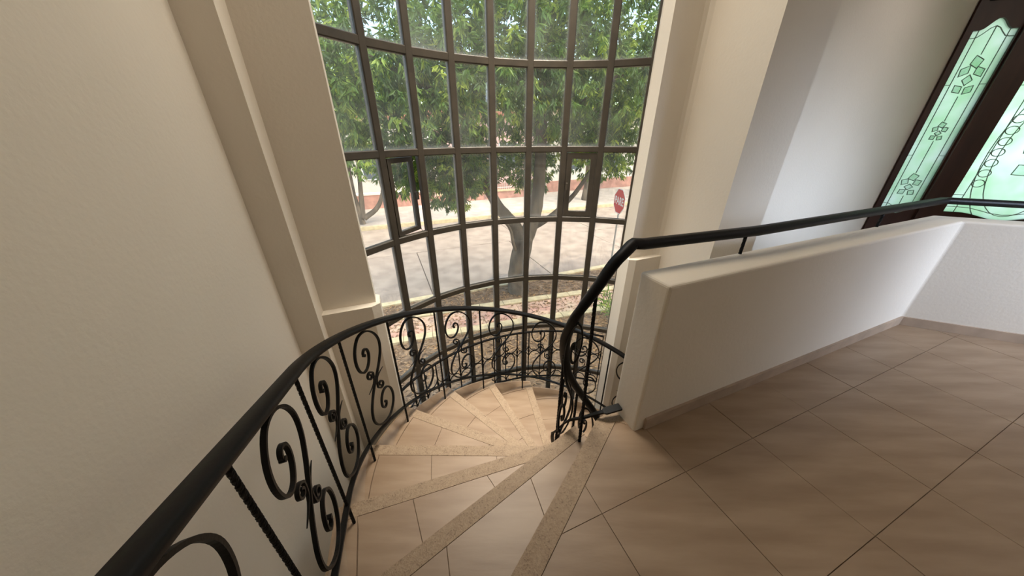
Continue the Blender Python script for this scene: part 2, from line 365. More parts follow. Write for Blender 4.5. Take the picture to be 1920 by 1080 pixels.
# parapet
mb = MB()
pp = [(P_END, PN), (BU, PN), diag((BU, PN), 2.6), diag((FBU, PF), 2.6), (FBU, PF), (P_END, PF)]
mb.prism([W(*p) for p in pp], -0.22, 0.725)
par = struct(mb.build('wall_parapet', M['wall']))
bv = par.modifiers.new('soft_edges', 'BEVEL'); bv.width = 0.012; bv.segments = 3; bv.limit_method = 'ANGLE'
# skirting along the foot of the parapet
mb = MB()
pp = [(P_END+.05, PN-0.012), (BU-0.005, PN-0.012), (BU, PN), (P_END+.05, PN)]
mb.prism([W(*p) for p in pp], 0.0, 0.062); struct(mb.build('baseboard_parapet', M['base']))
mb = MB()
nn = (-math.sqrt(.5), -math.sqrt(.5))
b0 = (BU, PN); b1 = diag(b0, 2.6)
mb.prism([W(*p) for p in [b0, b1, (b1[0]+nn[0]*.012, b1[1]+nn[1]*.012), (b0[0]-0.005, b0[1]-0.012)]], 0.0, 0.062); struct(mb.build('baseboard_diagonal', M['base']))

# ------------------------------------------------------------------ the staircase
stair = empty('spiral_staircase', W(0, 0, LOW)); props(stair, 'winding tiled staircase descending beside the curved window', 'staircase')
def lerp2(a, b, t): return (a[0]+(b[0]-a[0])*t, a[1]+(b[1]-a[1])*t)
def nos(k, s, off=0.0):                        # point on nosing line k, s=0 outer, 1 inner, off = distance back (uphill)
    o = OUT(k); i = INN(k); p = lerp2(o, i, s)
    d = (i[0]-o[0], i[1]-o[1]); L = math.hypot(*d); d = (d[0]/L, d[1]/L)
    n = (-d[1], d[0])
    o2 = OUT(k-0.5) if k >= 0.5 else O_[0]; m = (o2[0]-o[0], o2[1]-o[1])
    if n[0]*m[0]+n[1]*m[1] < 0: n = (-n[0], -n[1])
    return (p[0]+n[0]*off, p[1]+n[1]*off)
def back(k, s):                                # back edge of tread k (under the riser above)
    return nos(k-1, s, 0.03) if k > 1 else nos(0, s, 0.03)
for k in range(1, 12):
    z = -RS*k
    arc = [OUT(k-1+(i/6.0)) for i in range(7)]              # from back to front along the outside
    bk = nos(k-1, 0, 0.03) if k > 1 else (O_[0][0]+n0n[0]*.03, O_[0][1]+n0n[1]*.03)
    inn = [INN(k-i/3.0) for i in range(4)]
    body = MB(); body.prism([W(*p) for p in arc+inn], z-RS-0.06, z-0.004)
    step = body.build('step', M['wall'], stair); step.data.materials.append(M['grout'])
    for pg in step.data.polygons:
        if pg.normal.z > .9: pg.material_index = 1
    # terrazzo nosing
    nb = MB(); sw = 0.065
    nb.prism([W(*p) for p in [nos(k, 0, 0), nos(k, 0.5, 0), nos(k, 1, 0), nos(k, 1, sw), nos(k, .5, sw), nos(k, 0, sw)]], z-0.035, z+0.0012)
    nb.build('nosing_strip', M['nosing'], step)
    # outer border stone, then tiles
    cuts = [0.085, 0.36 if k % 2 else 0.30, 0.70 if k % 2 else 0.62, 1.0]
    bd = MB()
    outer = [OUT(k-1+0.02+i*(0.98-sw/0.44)/6.0) for i in range(7)]
    ins = []
    for i in range(7):
        x = k-1+0.02+i*(0.98-sw/0.44)/6.0; ins.append(lerp2(OUT(x), INN(x), cuts[0]-0.003))
    bd.prism([W(*p) for p in outer+ins[::-1]], z-0.016, z); bd.build('border_stone', M['stone'], step)
    for c in range(3):
        s0 = cuts[c]+0.0015; s1 = cuts[c+1]-0.0015
        t = MB()
        f = [nos(k, s0, sw+0.0012), nos(k, (s0+s1)/2, sw+.0012), nos(k, s1, sw+.0012)]
        g = [back(k, s1), back(k, (s0+s1)/2), back(k, s0)]
        if c == 0: g += [lerp2(OUT(x), INN(x), s0) for x in (k-.85, k-.7, k-.55, k-.4, k-.28)]
        t.prism([W(*p) for p in f+g], z-0.016, z-random.uniform(0.0003, 0.0015)); t.build('tread_tile', M['stone'], step)
    # wedge skirt on the outer edge of the tread
    if k < 10:
        sk = MB(); n = 8; vv = []
        for i in range(n+1):
            x = k-0.98+i*0.98/n; h = 0.088*(1-i/n)+0.004
            o = OUT(x); ii = INN(x); L = math.hypot(ii[0]-o[0], ii[1]-o[1]); p2 = lerp2(o, ii, 0.022/L)
            p3 = lerp2(o, ii, (0.018+0.85*h)/L); p2 = lerp2(o, ii, 0.012/L)
            vv += [W(*o, z-.01), W(*o, z+h), W(*p2, z+h), W(*p3, z-.001)]
        ff = [(0, 1, 2, 3), (4*n, 4*n+3, 4*n+2, 4*n+1)]
        for i in range(n):
            for j in range(4): ff.append((4*i+j, 4*i+4+j, 4*i+4+(j+1) % 4, 4*i+(j+1) % 4))
        mesh_obj('skirt', vv, ff, M['stone'], step)
mb = MB(); mb.prism([W(*p) for p in [(0.30, 0.09), (1.28, -0.05), (1.28, -1.6), (0.30, -1.6)]], -RS*11-0.25, -RS*11)
mb.build('landing', M['stone'], stair)

# ------------------------------------------------------------------ ironwork
S_HALF = [(.5, .5), (.575, .565), (.67, .66), (.745, .765), (.755, .87), (.67, .95), (.52, .985), (.36, .955), (.245, .865), (.20, .765), (.225, .68), (.30, .64), (.39, .655), (.465, .715), (.495, .785), (.47, .83), (.415, .83), (.385, .80), (.405, .775)]
def s_curve():
    up = S_HALF; dn = [(1-a, 1-b) for a, b in S_HALF[1:]][::-1]
    return catmull([(a, b, 0) for a, b in dn+up], 5)
SC = s_curve()
def curl(cx, cy, r, a0, turns, sgn, n=20, asp=1.5):
    out = []
    for i in range(n+1):
        t = i/n; a = a0+sgn*turns*2*PI*t; rr = r*(1-0.72*t)
        out.append((cx+rr*math.cos(a)*asp, cy+rr*math.sin(a)))
    return out
class Rail:
    """ironwork laid out on a ruled surface: f(s) -> plan point (uv), outward normal, rail height"""
    def __init__(s, f): s.f = f
    def pt(s, sx, dz):
        p, n, z = s.f(sx); return W(p[0], p[1], z+dz)
    def nrm(s, sx):
        p, n, z = s.f(sx); return Wd(n[0], n[1])
def bar_on(rail, pts, prof, top, bot):          # pts: (s, h) with h 0..1 between bottom and top offsets
    P = [rail.pt(a, bot+(top-bot)*b) for a, b in pts]; N = [rail.nrm(a) for a, b in pts]
    return P, N
FLAT = rect(0.013, 0.0085)
def make_scroll(rail, s0, s1, root, top=-0.02, bot=-0.715, fat=1.0, leaves=True):
    P, N = bar_on(rail, [(s0+(s1-s0)*q.x, q.y) for q in SC], FLAT, top, bot)
    mb = MB(); mb.sweep(P, N, rect(0.013*fat, 0.009*fat)); n = len(P)
    # rolled ends
    o = mb.build('scroll', M['iron'], root)
    for e in (P[2], P[-3]):
        eb = MB(); nn = N[2] if e is P[2] else N[-3]; eb.sweep([e-nn*.008, e+nn*.008], Vector((0, 0, 1)), circ(0.0085*fat, 8)); eb.build('rolled_end', M['iron'], o)
    # double curl with pointed leaf tips at the crossing
    for sg in ((1, -1) if leaves else ()):
        c = [(.5+sg*.215, .5+sg*.085), (.5+sg*.14, .5+sg*.058), (.5+sg*.06, .5+sg*.02), (.5+sg*.022, .5-sg*.025)]
        c += curl(.5+sg*.09, .5-sg*.068, .047, PI if sg > 0 else 0, 1.25, 1, 24, 1.65)[1:]
        cc = [(q.x, q.y) for q in catmull([(a, b, 0) for a, b in c], 2)]
        P, N = bar_on(rail, [(s0+(s1-s0)*a, b) for a, b in cc], FLAT, top, bot)
        sc = [min(1.0, 0.25+0.10*i) for i in range(len(P))]
        lb = MB(); lb.sweep(P, N, rect(0.012*fat, 0.0075*fat), scale=sc); lb.build('leaf_curl', M['iron'], o)
    return o
def twisted(root, a, b, w=0.012, name='baluster', ref=(1, 0, 0)):
    a = Vector(a); b = Vector(b); L = (b-a).length; n = max(10, int(L/0.009))
    mb = MB(); mb.sweep([a+(b-a)*(i/n) for i in range(n+1)], Vector(ref), rect(w, w, w*.2), twist=2*PI*0.009/0.085)
    return mb.build(name, M['iron'], root)

# outer railing: straight beside the wall, then round the outside of the stair
RR = 1.205
def outer_f(s):
    if s < 0: return ((-RR, s), (1, 0), 0.505-0.345*s)
    a = PI-s/RR; return ((RR*math.cos(a), RR*math.sin(a)), (-math.cos(a), -math.sin(a)), 0.505-0.0080*math.degrees(s/RR))
def tread_z(s):
    if s < 0: x = 1+(s-O_[1][1])/(O_[2][1]-O_[1][1]) if s > O_[1][1] else (s-O_[0][1])/(O_[1][1]-O_[0][1])
    else: x = 2+(177.6-(180-math.degrees(s/RR)))/20.0
    return -RS*max(0, math.ceil(x))
orail = Rail(outer_f)
rr_root = empty('outer_stair_railing', W(-RR, -1.0, -RS)); props(rr_root, 'black wrought iron stair railing curving in front of the bow window', 'railing', 'stair railings')
S0, S1 = -1.0, 3.35
ss = [S0+(S1-S0)*i/110 for i in range(111)]
mb = MB(); mb.sweep([orail.pt(s, 0.0) for s in ss], Vector((0, 0, 1)), rect(0.028, 0.052, 0.008)); mb.build('handrail', M['rail'], rr_root, True)
mb = MB(); mb.sweep([orail.pt(s, -0.725) for s in ss], Vector((0, 0, 1)), rect(0.010, 0.022)); mb.build('bottom_rail', M['iron'], rr_root)
bs = [-0.04+0.4195*k for k in range(-2, 9)]
for s in bs:
    p = orail.pt(s, -0.01); twisted(rr_root, (p.x, p.y, max(tread_z(s), p.z-0.95)+0.0), p, 0.0125, ref=orail.nrm(s))
for i in range(len(bs)-1): make_scroll(orail, bs[i], bs[i+1], rr_root)

# inner railing: rides on the parapet, then drops round the stair well
ir_root = empty('inner_stair_railing', W(0.3, -0.19, 0.725)); props(ir_root, 'black iron handrail above the parapet dropping round the stair well', 'railing', 'stair railings')
RP = -0.192
bend = (BU+(RP-PN)*math.tan(math.radians(22.5)), RP)
hel = [(-0.002, -0.140, .826), (-0.045, -0.15, .80), (-0.09, -0.150, .757), (-0.136, -0.132, .66), (-0.185, -0.093, .53), (-0.186, -0.03, .38), (-0.164, 0.003, .26), (-0.128, 0.027, .13), (-0.084, 0.043, .03),
       (0.015, 0.061, -0.14), (0.113, 0.065, -0.30), (0.177, 0.065, -0.42), (0.32, 0.065, -0.60), (0.52, 0.065, -0.82), (0.75, 0.065, -1.06)]
hp = catmull(hel, 6)
# arc length along the dropping part
ar = [0.0]
for i in range(1, len(hp)): ar.append(ar[-1]+math.hypot(hp[i].x-hp[i-1].x, hp[i].y-hp[i-1].y))
def inner_f(s):
    s = max(0, min(ar[-1]-1e-6, s)); i = 0
    while ar[i+1] < s: i += 1
    t = (s-ar[i])/(ar[i+1]-ar[i]); p = hp[i].lerp(hp[i+1], t); d = hp[i+1]-hp[i]; L = math.hypot(d.x, d.y)
    return ((p.x, p.y), (-d.y/L, d.x/L), p.z)
irail = Rail(inner_f)
dpt = diag(bend, 2.5)
hl = [W(dpt[0], dpt[1], .82), W(bend[0]+dg[0]*.02, bend[1]+dg[1]*.02, .82), W(bend[0]-.02, bend[1], .82)]
hl += [W(bend[0]+(0.045-bend[0])*i/12.0, RP+(-.145-RP)*max(0, (i-9)/3.0), .82) for i in range(1, 13)]
hl += [W(q.x, q.y, q.z) for q in hp]
mb = MB(); mb.sweep(hl, Vector((0, 0, 1)), rect(0.038, 0.048, 0.012)); mb.build('handrail', M['rail'], ir_root, True)
for (u, v) in ((0.56, -0.195), (1.70, -0.192), diag(bend, 0.55), diag(bend, 1.7)):
    twisted(ir_root, W(u, v, 0.722), W(u, v, 0.815), 0.012)
sp = [ar[-1]*i/80.0 for i in range(81)]
bpl = [(-.066, -.212, .042), (-.095, -.194, .022), (-.131, -.154, -.03), (-.161, -.08, -.12), (-.186, -.019, -.25), (-.183, .02, -.33), (-.14, .055, -.50), (-.06, .072, -.67), (.05, .08, -.87), (.16, .08, -1.05), (.30, .08, -1.26), (.52, .08, -1.52)]
mb = MB(); mb.sweep([W(q.x, q.y, q.z) for q in catmull(bpl, 6)], Vector((0, 0, 1)), rect(0.009, 0.018)); mb.build('bottom_rail', M['iron'], ir_root)
mb = MB(); mb.sweep([W(.018, -.224, .052), W(-.020, -.219, .048), W(-.058, -.213, .043), W(-.07, -.211, .041)], Vector((0, 0, 1)), rect(0.010, 0.036), scale=[1, 1, 1, .5]); mb.build('mounting_plate', M['iron'], ir_root)
ib = []
for (u, v) in ((-0.136, -0.132), (-0.170, -0.005), (-0.02, 0.055), (0.20, 0.065), (0.42, 0.065)):
    ib.append(min(range(len(hp)), key=lambda i: (hp[i].x-u)**2+(hp[i].y-v)**2))
for n, i in enumerate(ib):
    q = hp[i]; foot = {0: -RS-0.0, 1: -2*RS-0.15}.get(n, q.z-0.86)
    twisted(ir_root, W(q.x-(0.012 if n == 0 else 0), q.y-(0.04 if n == 0 else 0), foot), W(q.x, q.y, q.z-0.005), 0.014)
    if n == 1:
        f = W(q.x, q.y, foot); mb = MB(); mb.sweep([f+Vector((0, 0, h)) for h in (-.02, -.005, .012, .026, .04)], Vector((1, 0, 0)), circ(0.024, 10), scale=[.5, .9, 1, .75, .3]); mb.build('ball_foot', M['iron'], ir_root, True)
edges = [0.0]+[ar[i] for i in ib]
for i in range(1, len(edges)-1): make_scroll(irail, edges[i], edges[i+1], ir_root, top=-0.03, bot=-0.70, fat=0.8, leaves=(i > 2))

# ------------------------------------------------------------------ bow window
RW = 1.465
MA = [math.radians(90+45.25-11.3125*k) for k in range(9)]
def wp(k, r=RW, z=0.0): return W(r*math.cos(MA[k]), r*math.sin(MA[k]), z)
ROWS = [2.745, 2.19, 1.636, 1.082, 0.523, -0.039, -0.586, -1.14, -1.695, -2.25]
win = struct(empty('window_1', W(0, 1.465, -2.25)))
for k in range(9):
    mb = MB(); r = Wd(math.cos(MA[k]), math.sin(MA[k]))
    mb.sweep([wp(k, RW, ROWS[-1]), wp(k, RW, ROWS[0])], r, rect(0.045, 0.050, 0.006)); mb.build('mullion', M['bronze'], win)
tmesh = None; pmesh = None; ch = 2*RW*math.sin(math.radians(11.3125)/2)
for k in range(8):
    am = (MA[k]+MA[k+1])/2; rm = RW*math.cos(math.radians(11.3125)/2)
    ang = UANG+am-PI/2
    for i, z in enumerate(ROWS):
        c = W(rm*math.cos(am), rm*math.sin(am), z)
        if tmesh is None:
            mb = MB(); L = ch-0.046
            mb.sweep([Vector((-L/2, 0, 0)), Vector((L/2, 0, 0))], Vector((0, 1, 0)), rect(0.038, 0.046, 0.005))
            tmesh = bpy.data.meshes.new('transom'); tmesh.from_pydata(mb.v, [], mb.f); tmesh.materials.append(M['bronze'])
        o = bpy.data.objects.new('transom', tmesh); o.location = c; o.rotation_euler.z = ang; link(o, win)
        if i < len(ROWS)-1:
            if i == 3 and k in (1, 6): continue            # the two opening sashes
            if pmesh is None:
                a = (ch-0.05)/2; b = (0.555-0.05)/2; t = 0.0025
                vs_ = [(-a, -t, -b), (a, -t, -b), (a, t, -b), (-a, t, -b), (-a, -t, b), (a, -t, b), (a, t, b), (-a, t, b)]
                fs_ = [(0, 3, 2, 1), (4, 5, 6, 7), (0, 1, 5, 4), (1, 2, 6, 5), (2, 3, 7, 6), (3, 0, 4, 7)]
                pmesh = bpy.data.meshes.new('glass_pane'); pmesh.from_pydata(vs_, [], fs_); pmesh.materials.append(M['glass'])
            o = bpy.data.objects.new('glass_pane', pmesh); o.location = c-Vector((0, 0, 0.555/2)); o.rotation_euler.z = ang; link(o, win)
# opening sashes
def sash(k, opening, name):
    am = (MA[k]+MA[k+1])/2; rm = RW*math.cos(math.radians(11.3125)/2); ang = UANG+am-PI/2
    z1 = ROWS[3]-0.028; z0 = ROWS[4]+0.028
    hinge = W(RW*math.cos(MA[k]), RW*math.sin(MA[k])); c = W(rm*math.cos(am), rm*math.sin(am))
    ex = (c-hinge).normalized(); ey = Vector((-ex.y, ex.x, 0))
    R = Matrix.Rotation(opening, 3, 'Z'); ex = R @ ex; ey = R @ ey
    h = hinge+((c-hinge).normalized()*0.028)
    L = ch-0.056; fw = 0.030 if opening else 0.042
    def q(x, y, z): return h+ex*x+ey*y+Vector((0, 0, z))
    root = mesh_sash = MB()
    for (x0, x1, za, zb) in ((0, fw, z0, z1), (L-fw, L, z0, z1), (fw, L-fw, z0, z0+fw), (fw, L-fw, z1-fw, z1)):
        vs_ = [q(x0, -.015, za), q(x1, -.015, za), q(x1, .015, za), q(x0, .015, za), q(x0, -.015, zb), q(x1, -.015, zb), q(x1, .015, zb), q(x0, .015, zb)]
        root.add(vs_, [(0, 3, 2, 1), (4, 5, 6, 7), (0, 1, 5, 4), (1, 2, 6, 5), (2, 3, 7, 6), (3, 0, 4, 7)])
    so_ = root.build('sash', M['bronze'], win)
    gb = MB(); vs_ = [q(fw, -.002, z0+fw), q(L-fw, -.002, z0+fw), q(L-fw, .002, z0+fw), q(fw, .002, z0+fw), q(fw, -.002, z1-fw), q(L-fw, -.002, z1-fw), q(L-fw, .002, z1-fw), q(fw, .002, z1-fw)]
    gb.add(vs_, [(0, 3, 2, 1), (4, 5, 6, 7), (0, 1, 5, 4), (1, 2, 6, 5), (2, 3, 7, 6), (3, 0, 4, 7)])
    gb.build('glass_pane', M['glass'], so_)
    hb = MB(); xx = L-0.02 if opening else 0.012; zc = (z0+z1)/2+.02
    hb.sweep([q(xx, -.015, zc), q(xx, -.035, zc), q(xx, -.04, zc-.05)], ex, rect(.014, .010)); hb.build('latch_handle', M['bronze'], so_)
sash(1, math.radians(15), 'open'); sash(6, 0.0, 'closed')
# wall below the glazing
mb = MB(); n = 16; inn_ = []; ou_ = []
for i in range(n+1):
    a = MA[0]+(MA[8]-MA[0])*i/n; inn_.append(W((RW-.05)*math.cos(a), (RW-.05)*math.sin(a))); ou_.append(W((RW+.08)*math.cos(a), (RW+.08)*math.sin(a)))
mb.prism(inn_+ou_[::-1], LOW, -2.27); struct(mb.build('wall_plinth', M['wall']))

# guard of iron bars and arcs across the lower panes
g_root = empty('window_guard', W(0, 1.40, -1.2)); props(g_root, 'low black iron guard with rows of arcs inside the lower window panes', 'guard rail')
RG = 1.405; gz1 = -0.625; gz0 = -1.22
GA0 = math.radians(133.5); GA1 = math.radians(46.5)
def gp(a, z, r=RG): return W(r*math.cos(a), r*math.sin(a), z)
def gbar(name, z, prof):
    mb = MB(); mb.sweep([gp(GA0+(GA1-GA0)*i/48, z) for i in range(49)], Vector((0, 0, 1)), prof); mb.build(name, M['iron'], g_root)
gbar('top_rail', gz1, rect(0.012, 0.020)); gbar('bottom_rail', gz0, rect(0.010, 0.016))
NB = 17; da = (GA1-GA0)/NB
for i in range(NB+1):
    a = GA0+da*i; mb = MB(); rd = Wd(math.cos(a), math.sin(a))
    zs = [gz0-.01, -1.0, -0.885, -0.87, -0.855, -0.84, gz1]; scl = [1, 1, 1, 1.8, 1.8, 1, 1]
    mb.sweep([gp(a, z) for z in zs], rd, circ(0.006, 6), scale=scl); mb.build('guard_bar', M['iron'], g_root)
for i in range(NB):
    for (zc, sg) in ((-0.775, 1), (-0.945, -1), (gz0-0.0, 2)):
        mb = MB(); P = []; N = []
        for j in range(11):
            t = PI*j/10; a = GA0+da*(i+0.5-0.5*math.cos(t)); 
            z = (zc-0.082*math.sin(t)) if sg == 1 else (zc+0.082*math.sin(t))
            P.append(gp(a, z, RG-.004)); N.append(Wd(math.cos(a), math.sin(a)))
        mb.sweep(P, N, rect(0.009, 0.006)); mb.build('arc', M['iron'], g_root)

# ------------------------------------------------------------------ glazed entrance door in the diagonal wall
def D(a, z, d=0.0):                            # a along the diagonal wall, d out of it into the room
    u = DC[0]+dg[0]*a+nn[0]*d; v = DC[1]+dg[1]*a+nn[1]*d; return W(u, v, z)
def dbox(mb, a0, a1, z0, z1, d0, d1):
    vs_ = [D(a0, z0, d0), D(a1, z0, d0), D(a1, z0, d1), D(a0, z0, d1), D(a0, z1, d0), D(a1, z1, d0), D(a1, z1, d1), D(a0, z1, d1)]
    mb.add(vs_, [(0, 3, 2, 1), (4, 5, 6, 7), (0, 1, 5, 4), (1, 2, 6, 5), (2, 3, 7, 6), (3, 0, 4, 7)])
mb = MB(); dbox(mb, 0.0, 3.7, 2.34, CEIL, -.2, 0.0); dbox(mb, 2.05, 3.7, LOW, 2.34, -.2, 0.0); dbox(mb, 0.0, 2.05, LOW, -0.02, -.2, 0.0)
struct(mb.build('wall_door', M['wall']))
mb = MB(); pts = [D(0.0, 0, 0), D(3.0, 0, 0), D(3.0, 0, 1.1), D(0.4, 0, 1.1)]
mb.prism(pts, -0.22, 0.0); struct(mb.build('floor_entrance', M['stone']))
door = struct(empty('door_1', D(1.0, 0, 0)))
mb = MB()
for (a0, a1, z0, z1) in ((0.0, 0.05, 0.0, 2.34), (2.0, 2.05, 0, 2.34), (0.05, 2.0, 2.26, 2.34), (0.375, 0.475, 0, 2.26), (1.60, 1.70, 0, 2.26)):
    dbox(mb, a0, a1, z0, z1, -.12, 0.03)
mb.build('door_frame', M['wood'], door)
def panel(a0, a1, zb, zt, arch, name):
    n = 24; pan = MB()
    # stiles, rails with a curved inner edge
    w = 0.012 if name == 'sidelight' else 0.11
    g0, g1 = a0+w, a1-w
    def top(t):
        x = abs(t-.5)*2; return zt+arch*(0.0 if x > .72 else 0.5*(1+math.cos(PI*x/.72)))
    def bot(t):
        x = abs(t-.5)*2; return zb-arch*.6*(0.0 if x > .72 else 0.5*(1+math.cos(PI*x/.72)))
    for i in range(n):
        t0, t1 = i/n, (i+1)/n; x0 = g0+(g1-g0)*t0; x1 = g0+(g1-g0)*t1
        for (za, zb_, zc, zd) in ((top(t0), top(t1), 2.26, 2.26), (0.0, 0.0, bot(t0), bot(t1))):
            vs_ = [D(x0, za, -.05), D(x1, zb_, -.05), D(x1, zd, -.05), D(x0, zc, -.05), D(x0, za, .0), D(x1, zb_, .0), D(x1, zd, .0), D(x0, zc, .0)]
            pan.add(vs_, [(0, 1, 2, 3), (7, 6, 5, 4), (0, 4, 5, 1), (3, 2, 6, 7)])
    dbox(pan, a0, g0, 0, 2.26, -.05, 0); dbox(pan, g1, a1, 0, 2.26, -.05, 0)
    po = pan.build(name, M['wood'], door)
    gl = MB(); vs_ = []; 
    for i in range(n+1):
        t = i/n; x = g0+(g1-g0)*t; vs_ += [D(x, bot(t)-.01, -.028), D(x, top(t)+.01, -.028), D(x, bot(t)-.01, -.022), D(x, top(t)+.01, -.022)]
    fs_ = []
    for i in range(n): b = 4*i; fs_ += [(b, b+4, b+5, b+1), (b+2, b+3, b+7, b+6), (b+1, b+5, b+7, b+3), (b, b+2, b+6, b+4)]
    gl.add(vs_, fs_); gl.build('leaded_glass', M['doorglass'], po)
    def came(pl):
        m_ = MB(); m_.sweep([D(x, z, -.020) for x, z in pl], D(0, 0, 1)-D(0, 0, 0), rect(.0045, .006)); m_.build('lead_came', M['came'], po)
    W_ = g1-g0; b = 0.05 if name == 'sidelight' else 0.09
    came([(g0+b, bot(.2)), (g0+b, top(.2))]); came([(g1-b, bot(.8)), (g1-b, top(.8))])
    came([(g0+W_*i/10, top(i/10.0)-.055) for i in range(11)]); came([(g0+W_*i/10, bot(i/10.0)+.055) for i in range(11)])
    mid = (g0+g1)/2
    def cluster(zc, h, w_):
        for (dx, dz, sx, sz, rot) in ((0, .33, .5, .34, .4), (-.30, .12, .42, .30, -.5), (.30, .10, .42, .30, .6), (0, -.1, .42, .26, 0), (-.22, -.32, .40, .26, .7), (.24, -.34, .40, .26, -.6)):
            x = mid+dx*w_; z = zc+dz*h; m_ = MB(); pts = []
            for (px, pz) in ((-1, 0), (0, -1), (1, 0), (0, 1)):
                qx = px*sx*w_*.5; qz = pz*sz*h*.5; pts.append((x+qx*math.cos(rot)-qz*math.sin(rot), z+qx*math.sin(rot)+qz*math.cos(rot)))
            vs2 = [D(px, pz, -.021) for px, pz in pts]+[D(x, z, -.008)]
            m_.add(vs2, [(0, 1, 4), (1, 2, 4), (2, 3, 4), (3, 0, 4), (3, 2, 1, 0)]); m_.build('bevel_piece', M['bevel'], po)
            came(pts+[pts[0]])
    if name == 'sidelight':
        came([(mid, zt+arch-.055), (mid, 1.86)]); came([(mid, 1.52), (mid, 1.30)]); came([(mid, 1.12), (mid, .80)]); came([(mid, .56), (mid, zb)])
        cluster(1.69, .34, .17); cluster(1.21, .18, .12); cluster(.68, .24, .17)
        for z in (1.62, .98): came([(g0, z), (g0+b, z)]); came([(g1-b, z), (g1, z)])
    else:
        came([(mid+.30*math.cos(2*PI*i/36), 1.02+.62*math.sin(2*PI*i/36)) for i in range(37)])
        came([(mid+.38*math.cos(2*PI*i/36), 1.02+.75*math.sin(2*PI*i/36)) for i in range(37)])
        came([(g0+b, 1.02), (mid-.38, 1.02)]); came([(mid+.38, 1.02), (g1-b, 1.02)])
        for z in (1.6, .6): came([(g0, z), (g0+b, z)]); came([(g1-b, z), (g1, z)])
        for i in range(7):
            z = .72+.10*i; x = g0+b+.05
            m_ = MB(); rr_ = .045; m_.sweep([D(x+rr_*math.cos(2*PI*j/16), z+rr_*.8*math.sin(2*PI*j/16), -.02) for j in range(17)], D(0, 0, 1)-D(0, 0, 0), rect(.005, .006)); m_.build('lead_came', M['came'], po)
        cluster(1.02, .5, .34)
        hb = MB(); hb.sweep([D(a1-.05, .98, 0), D(a1-.05, .98, .05), D(a1-.05, 1.02, .055), D(a1-.12, 1.02, .055)], Vector((0, 0, 1)), circ(.009, 8)); hb.build('lever_handle', M['came'], po)
panel(0.05, 0.375, 0.42, 2.045, 0.085, 'sidelight'); panel(0.475, 1.60, 0.42, 2.045, 0.10, 'door_leaf'); panel(1.70, 2.0, 0.42, 2.045, 0.085, 'sidelight')

# ------------------------------------------------------------------ the street outside
mb = MB(); mb.box(-40, 50, 1.0, 6.42, LOW-.4, LOW-0.02); struct(mb.build('garden_ground', M['soil']))
mb = MB(); mb.box(-40, 50, 6.6, 14.3, LOW-.4, LOW-0.14); road = struct(mb.build('street', M['joint']))
SW = 3.7
for i in range(-8, 11):
    for j in range(2):
        mb = MB(); v0 = 6.6+3.85*j; off = 0.6*j
        mb.box(i*SW+.015+off, (i+1)*SW-.015+off, v0+.015, v0+3.835, LOW-.15, LOW-0.10+random.uniform(-.006, .006)); mb.build('concrete_slab', M['road'], road)
mb = MB(); mb.box(-40, 50, 6.42, 6.60, LOW-.4, LOW+0.03); struct(mb.build('trim_kerb', M['kerb']))
mb = MB(); mb.box(-40, 50, 14.3, 14.5, LOW-.4, LOW+0.06); struct(mb.build('trim_far_kerb', M['kerb']))
mb = MB(); mb.box(-40, 60, 14.5, 19.0, LOW-.4, LOW+0.05); struct(mb.build('far_sidewalk', M['walk']))
mb = MB(); mb.box(-40, 60, 19.0, 60.0, LOW-.5, LOW+0.0); struct(mb.build('far_ground', M['walk']))
# pink garden path with pale concrete edges
pa = math.radians(-6.3); pc = (1.5, 5.0)
def PA(a, b): return (pc[0]+a*math.cos(pa)-b*math.sin(pa), pc[1]+a*math.sin(pa)+b*math.cos(pa))
mb = MB(); mb.prism([W(*PA(a, b)) for a, b in ((-12, -.56), (13, -.56), (13, .56), (-12, .56))], LOW-.2, LOW-.008); path = struct(mb.build('garden_path', M['grout']))
for i in range(-20, 22):
    for (b0_, b1_, m_, nm, h) in ((-.57, -.36, 'kerb', 'edge_block', .03), (.36, .57, 'kerb', 'edge_block', .03), (-.35, 0, 'paver', 'paver', .0), (0, .35, 'paver', 'paver', .0)):
        mb = MB(); a0 = i*.6; off = .3 if b0_ == 0 else 0
        mb.prism([W(*PA(a, b)) for a, b in ((a0+off+.005, b0_+.005), (a0+off+.595, b0_+.005), (a0+off+.595, b1_-.005), (a0+off+.005, b1_-.005))], LOW-.05, LOW+h+random.uniform(0, .006)); mb.build(nm, M[m_], path)

def leaves_mesh(name, leaves, m, parent=None, kind='stuff'):
    v = []; f = []; tone = []
    for (p, d, up, L, wd, t) in leaves:
        side = d.cross(up); 
        if side.length < 1e-4: side = Vector((1, 0, 0))
        side.normalize(); n = side.cross(d)
        b = len(v); v += [p, p+d*(L*.45)+side*(wd/2)+n*(wd*.15), p+d*L-n*(L*.10), p+d*(L*.45)-side*(wd/2)+n*(wd*.15)]
        f += [(b, b+1, b+2), (b, b+2, b+3)]; tone += [t]*4
    me = bpy.data.meshes.new(name); me.from_pydata(v, [], f); a = me.attributes.new('tone', 'FLOAT', 'POINT'); a.data.foreach_set('value', tone)
    me.materials.append(m); o = bpy.data.objects.new(name, me); o['kind'] = kind
    return link(o, parent)
def rnd_dir():
    z = random.uniform(-1, 1); a = random.uniform(0, 2*PI); r = math.sqrt(1-z*z); return Vector((r*math.cos(a), r*math.sin(a), z))
